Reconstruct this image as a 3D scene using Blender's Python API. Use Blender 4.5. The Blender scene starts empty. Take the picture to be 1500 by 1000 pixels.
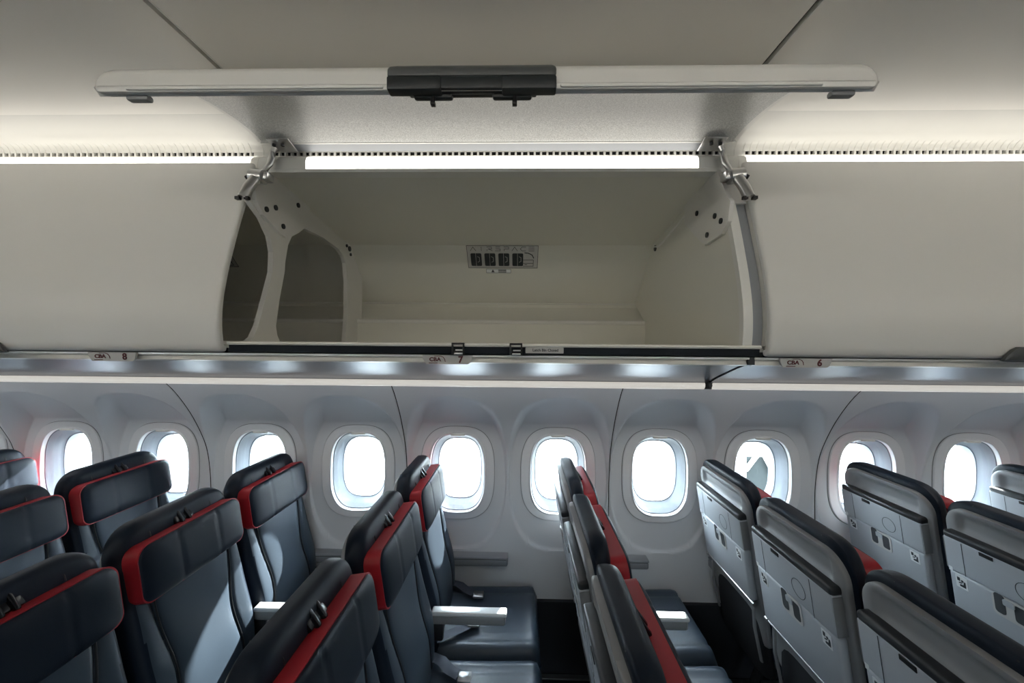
import bpy, bmesh, math, random
from math import sin, cos, pi, radians, sqrt, exp
from mathutils import Vector, Matrix
random.seed(4)
S = bpy.context.scene
COL = S.collection

# ------------------------------------------------------------------ camera
CZ = 1.70                                   # camera height above the cabin floor
cam_d = bpy.data.cameras.new('camera'); cam = bpy.data.objects.new('camera', cam_d); COL.objects.link(cam)
cam_d.sensor_width = 36.0; cam_d.lens = 36.0*563/1500; cam_d.clip_start = .02
cam.matrix_world = Matrix.Translation((0, 0, CZ)) @ Matrix.Rotation(.0227, 4, 'Z') @ Matrix.Rotation(pi/2, 4, 'X') @ Matrix.Rotation(.0081, 4, 'Z')
S.camera = cam

# ------------------------------------------------------------------ world, sun, exposure
SKY, SUN, LAMP, LAMP_NEAR, EXPO = 11.5, 15.0, 1.35, 6.0, 1.45
w = bpy.data.worlds.new('world'); S.world = w; w.use_nodes = True
bg = w.node_tree.nodes['Background']; bg.inputs[0].default_value = (.80, .915, 1, 1); bg.inputs[1].default_value = SKY
sd = bpy.data.lights.new('sun', 'SUN'); sun = bpy.data.objects.new('sun', sd); COL.objects.link(sun)
sd.energy = SUN; sd.angle = radians(1); sd.color = (1, .97, .92)
sun.rotation_euler = Vector((-.30, -1, -.52)).to_track_quat('-Z', 'Y').to_euler()
S.view_settings.view_transform = 'Standard'; S.view_settings.look = 'None'
S.view_settings.gamma = 1; S.view_settings.use_curve_mapping = False
S.view_settings.exposure = EXPO
S.cycles.max_bounces = 10; S.cycles.diffuse_bounces = 6; S.cycles.glossy_bounces = 4
S.cycles.transparent_max_bounces = 16; S.cycles.sample_clamp_indirect = 6
S.cycles.caustics_reflective = False; S.cycles.caustics_refractive = False

# ------------------------------------------------------------------ materials
def mat(name, col, rough=.5, metal=0., bump=0., scale=200., vary=0., coat=0., spec=.5):
    m = bpy.data.materials.new(name); m.use_nodes = True
    nt = m.node_tree; b = nt.nodes['Principled BSDF']
    b.inputs['Base Color'].default_value = (*col, 1); b.inputs['Roughness'].default_value = rough
    b.inputs['Metallic'].default_value = metal; b.inputs['Coat Weight'].default_value = coat
    b.inputs['Specular IOR Level'].default_value = spec
    if bump or vary:
        tc = nt.nodes.new('ShaderNodeTexCoord'); n = nt.nodes.new('ShaderNodeTexNoise')
        n.inputs['Scale'].default_value = scale; n.inputs['Detail'].default_value = 3
        nt.links.new(tc.outputs['Object'], n.inputs['Vector'])
        if bump:
            bp = nt.nodes.new('ShaderNodeBump'); bp.inputs['Strength'].default_value = bump; bp.inputs['Distance'].default_value = .001
            nt.links.new(n.outputs['Fac'], bp.inputs['Height']); nt.links.new(bp.outputs['Normal'], b.inputs['Normal'])
        if vary:
            r = nt.nodes.new('ShaderNodeValToRGB')
            r.color_ramp.elements[0].position = .35; r.color_ramp.elements[1].position = .65
            r.color_ramp.elements[0].color = (*[c*(1-vary) for c in col], 1); r.color_ramp.elements[1].color = (*[min(1, c*(1+vary)) for c in col], 1)
            nt.links.new(n.outputs['Fac'], r.inputs['Fac']); nt.links.new(r.outputs['Color'], b.inputs['Base Color'])
    return m

M = dict(
    ceiling=mat('ceiling_plastic', (.84, .815, .765), .42),
    bin=mat('bin_plastic', (.77, .755, .72), .38),
    inner=mat('bin_liner', (.77, .755, .685), .45),
    speckle=mat('door_liner', (.56, .56, .54), .4, bump=.25, scale=420, vary=.22),
    wall=mat('sidewall_plastic', (.71, .72, .74), .55, spec=.35),
    bezel=mat('bezel_plastic', (.80, .80, .81), .3),
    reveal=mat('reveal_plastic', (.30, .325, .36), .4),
    cove=mat('cove_plastic', (.66, .65, .61), .4),
    apron=mat('concrete_apron', (.13, .13, .125), .9, vary=.15, scale=.4),
    white=mat('white_plastic', (.80, .79, .75), .35),
    cream=mat('cream_rail', (.86, .83, .77), .35),
    alu=mat('brushed_aluminium', (.62, .62, .62), .3, 1.0),
    psu=mat('satin_metal_panel', (.25, .265, .295), .33, 1.0),
    strip=mat('satin_strip', (.86, .84, .79), .3, .3),
    navyband=mat('navy_seal', (.010, .014, .020), .65, spec=.25),
    black=mat('black_plastic', (.008, .008, .009), .4),
    handle=mat('handle_plastic', (.085, .09, .09), .42),
    handled=mat('handle_dark', (.018, .022, .024), .45),
    leather=mat('navy_leather', (.0055, .012, .024), .44, bump=.35, scale=900, spec=.25),
    leather2=mat('blue_leather', (.040, .058, .080), .45, bump=.35, scale=900, spec=.4),
    red=mat('red_leather', (.42, .022, .032), .45, bump=.3, scale=900),
    shell=mat('shell_plastic', (.29, .295, .30), .42),
    tray=mat('tray_plastic', (.44, .465, .495), .36),
    dark=mat('dark_plastic', (.022, .024, .027), .35),
    pocket=mat('pocket_cloth', (.016, .018, .022), .8),
    sticker=mat('sticker_white', (.80, .82, .82), .5),
    ink=mat('sticker_ink', (.03, .035, .04), .6),
    maroon=mat('maroon_ink', (.10, .012, .016), .6),
    placard=mat('placard_grey', (.56, .55, .53), .4),
    armtop=mat('armrest_top', (.72, .73, .73), .32, .2),
    armside=mat('armrest_side', (.24, .245, .25), .5),
    carpet=mat('carpet', (.012, .013, .017), .95, bump=.6, scale=600),
    dado=mat('dado_panel', (.018, .02, .026), .7),
    webbing=mat('belt_webbing', (.07, .085, .12), .7),
    steel=mat('steel', (.45, .45, .45), .32, 1.0),
    pocketdark=mat('latch_recess', (.05, .055, .06), .6),
    clip=mat('clip_plastic', (.01, .012, .016), .18),
    seat=mat('cushion_leather', (.050, .072, .102), .36, bump=.3, scale=900, spec=.5),
    grey=mat('grey_panel', (.018, .022, .022), .7, spec=.2),
    gap=mat('gap_rubber', (.03, .03, .03), .7),
    ledge=mat('wall_ledge', (.30, .315, .335), .38),
)
def emit_mat():
    m = bpy.data.materials.new('lamp_diffuser'); m.use_nodes = True; nt = m.node_tree
    b = nt.nodes['Principled BSDF']; b.inputs['Base Color'].default_value = (.8, .8, .78, 1)
    b.inputs['Emission Color'].default_value = (1, .955, .88, 1); b.inputs['Emission Strength'].default_value = LAMP
    return m
M['lamp'] = emit_mat(); M['lamp_fill'] = emit_mat()
M['lamp_fill'].node_tree.nodes['Principled BSDF'].inputs['Emission Strength'].default_value = LAMP_NEAR  # raised above the visible strips to fill bins and ceiling
def glass_mat():
    m = bpy.data.materials.new('pane_glass'); m.use_nodes = True; nt = m.node_tree
    nt.nodes.remove(nt.nodes['Principled BSDF'])
    t = nt.nodes.new('ShaderNodeBsdfTransparent'); t.inputs[0].default_value = (.96, .975, .98, 1)
    g = nt.nodes.new('ShaderNodeBsdfGlossy'); g.inputs['Roughness'].default_value = .03
    lw = nt.nodes.new('ShaderNodeLayerWeight'); lw.inputs[0].default_value = .5
    pw = nt.nodes.new('ShaderNodeMath'); pw.operation = 'POWER'; pw.inputs[1].default_value = 4; nt.links.new(lw.outputs['Facing'], pw.inputs[0])
    f = nt.nodes.new('ShaderNodeMath'); f.operation = 'MULTIPLY_ADD'; f.inputs[1].default_value = .6; f.inputs[2].default_value = .03; nt.links.new(pw.outputs[0], f.inputs[0])
    x = nt.nodes.new('ShaderNodeMixShader')
    nt.links.new(f.outputs[0], x.inputs[0]); nt.links.new(t.outputs[0], x.inputs[1]); nt.links.new(g.outputs[0], x.inputs[2])
    nt.links.new(x.outputs[0], nt.nodes['Material Output'].inputs[0])
    return m
M['wash'] = M['lamp'].copy(); M['wash'].name = 'added_wash_glow'
_b = M['wash'].node_tree.nodes['Principled BSDF']; _b.inputs['Emission Color'].default_value = (1, .97, .93, 1); _b.inputs['Emission Strength'].default_value = 1.5
M['rail'] = M['cream'].copy(); M['rail'].name = 'cream_rail_glow'
_b = M['rail'].node_tree.nodes['Principled BSDF']; _b.inputs['Emission Color'].default_value = (1, .95, .87, 1); _b.inputs['Emission Strength'].default_value = .19  # faint glow added to the cream rail to brighten it
M['glass'] = glass_mat()

# ------------------------------------------------------------------ mesh helpers
class MB:
    def __init__(s): s.v = []; s.f = []
    def add(s, vs, fs):
        o = len(s.v); s.v += [tuple(v) for v in vs]; s.f += [tuple(i+o for i in f) for f in fs]; return s
    def bm(s, b):
        b.verts.index_update()
        s.add([v.co[:] for v in b.verts], [[v.index for v in f.verts] for f in b.faces]); b.free(); return s
    def box(s, c, d, bev=.0, seg=2, rot=None):
        b = bmesh.new(); bmesh.ops.create_cube(b, size=1)
        for v in b.verts: v.co = Vector((v.co.x*d[0], v.co.y*d[1], v.co.z*d[2]))
        if bev: bmesh.ops.bevel(b, geom=list(b.edges), offset=bev, segments=seg, affect='EDGES', profile=.5)
        for v in b.verts:
            p = v.co if rot is None else rot @ v.co
            v.co = p + Vector(c)
        return s.bm(b)
    def cyl(s, p, q, r, n=16, r2=None):
        p, q = Vector(p), Vector(q); d = (q-p).normalized()
        a = d.orthogonal().normalized(); b = d.cross(a); r2 = r if r2 is None else r2
        vs = [p+(a*cos(2*pi*i/n)+b*sin(2*pi*i/n))*r for i in range(n)]+[q+(a*cos(2*pi*i/n)+b*sin(2*pi*i/n))*r2 for i in range(n)]
        fs = [(i, (i+1) % n, n+(i+1) % n, n+i) for i in range(n)]+[tuple(range(n-1, -1, -1)), tuple(range(n, 2*n))]
        return s.add(vs, fs)
    def tube(s, path, r, n=10, flat=1.0):
        path = [Vector(p) for p in path]; vs = []; fs = []
        ref = Vector((0, 0, 1)); d0 = (path[1]-path[0]).normalized()
        if abs(d0.dot(ref)) > .9: ref = Vector((1, 0, 0))
        for i, p in enumerate(path):
            d = (path[min(i+1, len(path)-1)]-path[max(i-1, 0)]).normalized()
            a = (ref-d*ref.dot(d)).normalized(); b = d.cross(a)
            vs += [p+a*cos(2*pi*j/n)*r*flat+b*sin(2*pi*j/n)*r for j in range(n)]
        for i in range(len(path)-1):
            for j in range(n):
                fs.append((i*n+j, i*n+(j+1) % n, (i+1)*n+(j+1) % n, (i+1)*n+j))
        k = (len(path)-1)*n
        fs += [tuple(range(n-1, -1, -1)), tuple(range(k, k+n))]
        return s.add(vs, fs)
    def prism(s, poly, x0, x1):                     # closed outline in (y, z), pushed along x
        n = len(poly)
        vs = [(x0, y, z) for y, z in poly]+[(x1, y, z) for y, z in poly]
        fs = [(i, (i+1) % n, n+(i+1) % n, n+i) for i in range(n)]+[tuple(range(n-1, -1, -1)), tuple(range(n, 2*n))]
        return s.add(vs, fs)
    def sheet(s, prof, x0, x1, th):                 # open profile in (y, z) given a thickness to its left
        return s.prism(thick(prof, th), x0, x1)
    def stroke(s, pts, wd, M4, th=.0006):           # a flat printed line: pts in local (a, b), M4 places it
        for (a0, b0), (a1, b1) in zip(pts, pts[1:]):
            d = Vector((a1-a0, b1-b0)); L = d.length
            if L < 1e-9: continue
            d /= L; n = Vector((-d.y, d.x))*wd/2; e = d*wd/2
            q = [Vector((a0, b0))-e+n, Vector((a0, b0))-e-n, Vector((a1, b1))+e-n, Vector((a1, b1))+e+n]
            vs = [M4 @ Vector((p.x, p.y, 0)) for p in q]+[M4 @ Vector((p.x, p.y, th)) for p in q]
            s.add(vs, [(4, 5, 6, 7), (0, 1, 5, 4), (1, 2, 6, 5), (2, 3, 7, 6), (3, 0, 4, 7), (3, 2, 1, 0)])
        return s
    def plate(s, pts, M4, th):                      # outline in local (a, b), thickness th towards +c
        n = len(pts)
        vs = [M4 @ Vector((a, b, 0)) for a, b in pts]+[M4 @ Vector((a, b, th)) for a, b in pts]
        return s.add(vs, [(i, (i+1) % n, n+(i+1) % n, n+i) for i in range(n)]+[tuple(range(n-1, -1, -1)), tuple(range(n, 2*n))])
    def build(s, name, m, parent=None, smooth=True, angle=32):
        me = bpy.data.meshes.new(name); me.from_pydata(s.v, [], s.f); me.materials.append(m)
        b = bmesh.new(); b.from_mesh(me); bmesh.ops.recalc_face_normals(b, faces=b.faces); b.to_mesh(me); b.free()
        if smooth:
            for p in me.polygons: p.use_smooth = True
            me.set_sharp_from_angle(angle=radians(angle))
        o = bpy.data.objects.new(name, me); COL.objects.link(o)
        if parent: o.parent = parent
        return o
def thick(prof, th):
    P = [Vector(p) for p in prof]; out = []
    for i, p in enumerate(P):
        d = (P[min(i+1, len(P)-1)]-P[max(i-1, 0)]).normalized()
        out.append(p+Vector((-d.y, d.x))*th)
    return [tuple(p) for p in P]+[tuple(p) for p in reversed(out)]
def spline(pts, n=8):                               # Catmull-Rom through (y, z) points
    P = [Vector(p) for p in pts]; P = [P[0]*2-P[1]]+P+[P[-1]*2-P[-2]]; out = []
    for i in range(1, len(P)-2):
        for k in range(n):
            t = k/n; a, b, c, d = P[i-1:i+3]
            out.append(tuple(.5*((2*b)+(c-a)*t+(2*a-5*b+4*c-d)*t*t+(3*b-a-3*c+d)*t**3)))
    out.append(tuple(P[-2])); return out
def rrect(a, b, r, n=6, cx=0, cy=0):                # rounded rectangle outline, half sizes a, b
    o = []
    for k, (sx, sy) in enumerate(((1, 1), (-1, 1), (-1, -1), (1, -1))):
        for i in range(n+1):
            t = pi/2*(k+i/n); o.append((cx+sx*(a-r)+r*cos(t), cy+sy*(b-r)+r*sin(t)))
    return o
def empty(name, loc=(0, 0, 0)):
    o = bpy.data.objects.new(name, None); COL.objects.link(o); o.location = loc; o.empty_display_size = .1; return o
def tag(o, label=None, cat=None, group=None, kind=None):
    if label: o['label'] = label
    if cat: o['category'] = cat
    if group: o['group'] = group
    if kind: o['kind'] = kind
    return o
def struct(o): o['kind'] = 'structure'; return o
def copy_tree(o, parent=None):
    c = o.copy(); COL.objects.link(c); c.parent = parent
    for ch in list(o.children): copy_tree(ch, c)
    return c
def text_mb(txt, size, M4, th=.0006, bold=0.0, sx=1.0):
    cu = bpy.data.curves.new('t', 'FONT'); cu.body = txt; cu.size = size; cu.align_x = 'CENTER'; cu.align_y = 'CENTER'
    cu.extrude = th/2; cu.offset = bold; cu.resolution_u = 3
    o = bpy.data.objects.new('t', cu); COL.objects.link(o)
    dg = bpy.context.evaluated_depsgraph_get(); me = bpy.data.meshes.new_from_object(o.evaluated_get(dg))
    mb = MB().add([M4 @ Vector((v.co.x*sx, v.co.y, v.co.z+th/2)) for v in me.vertices], [tuple(p.vertices) for p in me.polygons])
    bpy.data.objects.remove(o); bpy.data.curves.remove(cu); bpy.data.meshes.remove(me)
    return mb
def frame(o, a, b):                                 # matrix with local a, b axes and origin o
    a = Vector(a).normalized(); b = Vector(b); b = (b-a*a.dot(b)).normalized(); c = a.cross(b)
    m = Matrix.Identity(4)
    for i in range(3): m[i][0], m[i][1], m[i][2], m[i][3] = a[i], b[i], c[i], o[i]
    return m
H = lambda h: CZ+h
def HZ(pts): return [(y, CZ+h) for y, h in pts]

XL, XR = -3.2649, 3.1361                            # cabin ends
MID = .25                                           # cabin centre line (y)
def mir(pts): return [(2*MID-y, z) for y, z in pts]

# ------------------------------------------------------------------ sidewall with windows
WX0, WP, WZ = -.331, .5334, .9995
def lerp_tab(tab):
    ys = [p[0] for p in tab]; pts = spline(tab, 12)
    def f(z):
        if z <= pts[0][0]: return pts[0][1]
        for (a, b), (c, d) in zip(pts, pts[1:]):
            if z <= c: return b+(d-b)*(z-a)/(c-a)
        return pts[-1][1]
    return f
Bf = lerp_tab([(.36, 2.0), (.5, 2.012), (.65, 2.022), (.8, 2.03), (.95, 2.03), (1.1, 2.008), (1.2, 1.970), (1.3, 1.916), (1.38, 1.862), (1.45, 1.806), (1.5, 1.755)])
Sf = lerp_tab([(.36, 2.0), (.58, 2.028), (.68, 2.038), (.76, 2.044), (.9, 2.044), (1.1, 2.044), (1.24, 2.044), (1.275, 2.030), (1.32, 1.985), (1.365, 1.935), (1.40, 1.890), (1.43, 1.845), (1.5, 1.755)])
def wall_y(dx, z, ends=(1, 1)):
    r = (abs(dx)/.262)**2.7+(abs(z-1.02)/.415)**2.7; r = r**(1/2.7)
    dist = max(0, 1-r)*.31
    b = Bf(z); room = max(0, Sf(z)-b)
    d = min(room, 2.4*dist)
    y = b+d
    if ends[dx > 0]: e = min(1, max(0, (.2667-abs(dx))/.010)); y += .006*(1-e)**2
    return y
def sup(a, b, t, n=2.9):
    c, s_ = cos(t), sin(t)
    return a*math.copysign(abs(c)**(2/n), c), b*math.copysign(abs(s_)**(2/n), s_)
def wall_cell(mb, cx, ends, z0=.36, z1=1.5):
    NA, NR = 144, 56; vs = []; fs = []
    hw = WP/2
    for j in range(NA):
        t = 2*pi*j/NA; ix, iz = sup(.165, .225, t)
        dx, dz = ix, iz
        k = min((hw/abs(dx)) if abs(dx) > 1e-9 else 1e9, ((z1-WZ) if dz > 0 else (WZ-z0))/abs(dz) if abs(dz) > 1e-9 else 1e9)
        for i in range(NR+1):
            s_ = (i/NR)
            x, z = dx*(1+(k-1)*s_), WZ+dz*(1+(k-1)*s_)
            vs.append((cx+x, wall_y(x, z, ends), z))
    for c, (x, z) in enumerate(((hw, z1), (-hw, z1), (-hw, z0), (hw, z0))): vs.append((cx+x, wall_y(x, z, ends), z))
    for j in range(NA):
        for i in range(NR):
            a, b = j*(NR+1)+i, ((j+1) % NA)*(NR+1)+i
            fs.append((a, a+1, b+1, b))
    for j in range(NA):                             # corner triangles
        p, q = Vector(vs[j*(NR+1)+NR]), Vector(vs[((j+1) % NA)*(NR+1)+NR])
        if abs(p.x-q.x) > 1e-5 and abs(p.z-q.z) > 1e-5:
            cx_ = p.x if abs(abs(p.x-cx)-hw) < 1e-6 else q.x
            cz_ = z1 if max(p.z, q.z) > WZ else z0
            c = [(hw, z1), (-hw, z1), (-hw, z0), (hw, z0)].index((math.copysign(hw, cx_-cx), cz_))
            fs.append((j*(NR+1)+NR, NA*(NR+1)+c, ((j+1) % NA)*(NR+1)+NR))
    mb.add(vs, fs)
wall = struct(empty('wall_back'))
panels = [(-5,), (-4, -3), (-2, -1), (0, 1), (2, 3), (4, 5), (6,)]
for ks in panels:
    mb = MB()
    for k in ks: wall_cell(mb, WX0+WP*k, (k == ks[0], k == ks[-1]))
    o = mb.build('sidewall_panel', M['wall'], wall, angle=50)
    b = bmesh.new(); b.from_mesh(o.data); bmesh.ops.remove_doubles(b, verts=b.verts, dist=.0004); b.to_mesh(o.data); b.free()
for ks in panels[:-1]:                              # rubber gasket behind each panel joint
    x = WX0+WP*(ks[-1]+.5)
    pr = [(Bf(z)+.0030, z) for z in [.36+.0285*i for i in range(41)]]
    MB().sheet(pr, x-.0022, x+.0022, -.012).build('joint_gasket', M['gap'], wall)
win_parts = {}
def loft(rings, n=72):
    mb = MB(); vs = []; fs = []
    for a, b, y in rings:
        for j in range(n):
            x, z = sup(a, b, 2*pi*j/n); vs.append((x, y, z))
    for i in range(len(rings)-1):
        for j in range(n): fs.append((i*n+j, i*n+(j+1) % n, (i+1)*n+(j+1) % n, (i+1)*n+j))
    return mb.add(vs, fs)
def disc(a, b, y, th, n=72):
    mb = MB(); p = [sup(a, b, 2*pi*j/n) for j in range(n)]
    vs = [(x, y, z) for x, z in p]+[(x, y+th, z) for x, z in p]
    return mb.add(vs, [(i, (i+1) % n, n+(i+1) % n, n+i) for i in range(n)]+[tuple(range(n-1, -1, -1)), tuple(range(n, 2*n))])
first_win = None
for i, k in enumerate(range(-5, 7)):
    root = struct(empty('window_%d' % (i+1), (WX0+WP*k, 0, WZ)))
    if first_win is None:
        first_win = root
        loft([(.196, .246, 2.046), (.196, .246, 2.0375), (.1935, .2435, 2.035), (.190, .240, 2.0345), (.154, .216, 2.0365), (.1525, .2145, 2.033), (.149, .211, 2.0305), (.1455, .2075, 2.0325), (.144, .206, 2.04), (.143, .205, 2.052)]).build('bezel', M['bezel'], root)
        loft([(.1985, .2485, 2.047), (.1985, .2485, 2.0425), (.195, .245, 2.0425)]).build('bezel_shade_ring', M['armside'], root)  # dark ring put in as the shade line round the bezel
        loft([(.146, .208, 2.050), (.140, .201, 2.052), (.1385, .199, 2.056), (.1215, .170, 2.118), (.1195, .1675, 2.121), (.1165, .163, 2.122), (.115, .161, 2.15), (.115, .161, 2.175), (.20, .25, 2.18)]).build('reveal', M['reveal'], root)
        disc(.1322, .1885, 2.0795, .002).build('inner_pane', M['glass'], root)
        disc(.119, .167, 2.119, .004).build('outer_pane', M['glass'], root)
        MB().box((0, 2.038, .2025), (.074, .018, .011), .004).build('shade_handle', M['white'], root)
    else:
        for ch in list(first_win.children): copy_tree(ch, root)
for k in range(-5, 7):                              # sky portals: only guide sampling, give no light of their own
    ld = bpy.data.lights.new('window_portal', 'AREA'); ld.shape = 'RECTANGLE'; ld.size = .24; ld.size_y = .36
    ld.cycles.is_portal = True
    lo = bpy.data.objects.new('window_portal', ld); COL.objects.link(lo)
    lo.location = (WX0+WP*k, 2.20, WZ); lo.rotation_euler = (-pi/2, 0, 0)
    l2 = bpy.data.objects.new('window_portal', ld); COL.objects.link(l2)
    l2.location = (-WX0-WP*k, 2*MID-2.20, WZ); l2.rotation_euler = (pi/2, 0, 0)

# lower lining, floor, ends, near side
struct(MB().prism([(2.0, .365), (1.985, .36), (1.975, .02), (1.975, 0), (2.06, 0), (2.06, .365)], XL, XR).build('baseboard_back', M['dado']))
struct(MB().box(((XL+XR)/2, .25, -.02), (XR-XL, 3.7, .04)).build('floor', M['carpet']))
for nm, y in (('trim_1', 1.95), ('trim_2', 1.02)):
    struct(MB().box(((XL+XR)/2, y, .004), (XR-XL, .03, .008), .002).build(nm, M['steel']))
outline = [(2.06, 0), (2.06, 1.3), (1.8, 1.6), (1.7, 2.3), (-1.2, 2.3), (-1.3, 1.6), (-1.56, 1.3), (-1.56, 0)]
struct(MB().prism(outline, XL-.03, XL).build('wall_left', M['wall']))
struct(MB().prism(outline, XR, XR+.03).build('wall_right', M['wall']))

struct(MB().box((0, 0, -3.45), (600, 600, .1)).build('ground', M['apron']))

t = tag(empty('boarding_stairs', (5.0, 8.0, -3.2)), 'grey panel with white diagonal braces standing outside, seen through third window from right', 'ground equipment')
gp = MB().box((0, .10, 1.28), (.80, .06, 2.55), .01).build('panel', M['grey'], t)
for p, q in (((-.05, 0, 2.72), (.36, 0, 1.95)), ((.36, 0, 1.95), (.02, 0, 1.70)), ((-.36, 0, 2.30), (-.05, 0, 2.72)), ((-.40, 0, 0), (-.40, 0, 2.6)), ((.40, 0, 0), (.40, 0, 2.6))):
    MB().tube([p, q], .045, 8).build('brace', M['white'], t)

# ------------------------------------------------------------------ ceiling
ceil = struct(empty('ceiling'))
CP = [(-.40, .536), (-.2, .5405), (.25, .544), (.7, .5405), (.90, .536)]
edges = [XL, -2.72, -1.66, -.605, .467, 1.53, 2.60, XR]
for a, b in zip(edges, edges[1:]):
    p = thick(HZ(CP), .015)
    MB().prism(p, a+.005, b-.005).build('ceiling_panel', M['ceiling'], ceil)
for x in edges[1:-1]:
    MB().prism(thick([(y, z+.010) for y, z in HZ(CP)], .004), x-.02, x+.02).build('joint_gasket', M['gap'], ceil)
    MB().prism(thick([(y, z-.0008) for y, z in HZ(CP)], .003), x+.0048, x+.0075).build('edge_bead', M['white'], ceil)
COVE = spline([(.897, .5362), (.93, .5330), (.962, .527), (.985, .517)], 5)
cv = struct(MB().sheet(HZ(COVE), XL, XR, .006).build('trim_3', M['cove']))
cv2 = struct(MB().sheet(mir(HZ(COVE)), XL, XR, -.006).build('trim_4', M['cove']))
TR = spline([(.985, .517), (.996, .5115), (1.0025, .5035), (1.005, .496)], 4)
TL = [(1.005, .487), (1.006, .4795)]
def grille(x0, x1):
    MB().sheet(HZ(TR), x0, x1, .003).build('grille_top', M['cove'], cv)
    MB().sheet(HZ(TL), x0, x1, .003).build('grille_sill', M['cove'], cv)
    MB().box(((x0+x1)/2, 1.014, H(.4915)), (x1-x0, .002, .016)).build('grille_slot', M['gap'], cv)
    mb = MB(); n = int((x1-x0-.05)/.0165)
    ribp = HZ([(y-.0012, z) for y, z in TR[2:]]+[(1.0045, .4855), (1.012, .4855), (1.012, .4965), (1.006, .4975)]+[(y+.001, z) for y, z in reversed(TR[2:-1])])
    for i in range(n+1):
        x = x0+.025+i*.0165
        mb.prism(ribp, x-.0026, x+.0026)
    o = mb.build('louvres', M['cove'], cv, smooth=False); o['kind'] = 'stuff'
    for p, q in ((x0, x0+.026), (x1-.026, x1)): MB().box(((p+q)/2, 1.0075, H(.4915)), (q-p, .006, .011)).build('grille_end', M['cove'], cv)

# ------------------------------------------------------------------ overhead bins
DOOR = [(.880, -.030), (.868, -.0265), (.861, -.017), (.8575, 0), (.8545, .03), (.8555, .07), (.861, .11), (.8735, .165), (.8925, .23), (.910, .285), (.931, .345), (.950, .4), (.964, .44), (.9672, .4505), (.9735, .4525)]
DOORS = spline(DOOR, 4)
CX, BP = -.0695, 1.2325
B0, B1 = CX-BP/2, CX+BP/2
inner_prof = HZ([(.985, .437), (1.02, .4315), (1.20, .408), (1.482, .371), (1.52, .335), (1.698, .170), (1.690, .150), (1.60, .093), (1.565, .084), (1.5575, .076), (1.5575, -.020), (1.54, -.024), (.885, -.012)])
def closed_handle(x, parent):
    mb = MB(); sec = [(.846, -.004), (.8555, -.003), (.87, -.031), (.862, -.036), (.850, -.030), (.845, -.018)]
    n = 14; vs = []; fs = []; pr = HZ(sec)
    xs = [-.128, -.124, -.116, -.105, 0, .105, .116, .124, .128]; sc = [.05, .45, .8, 1, 1, 1, .8, .45, .05]
    m = len(pr)
    for xx, s_ in zip(xs, sc):
        for y, z in pr:
            vs.append((x+xx, .862+(y-.862)*(.35+.65*s_), H(-.034)+(z-H(-.034))*s_))
    for i in range(len(xs)-1):
        for j in range(m): fs.append((i*m+j, i*m+(j+1) % m, (i+1)*m+(j+1) % m, (i+1)*m+j))
    fs += [tuple(range(m)), tuple(range((len(xs)-1)*m, len(xs)*m))]
    mb.add(vs, fs); return mb.build('handle', M['handle'], parent)
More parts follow.
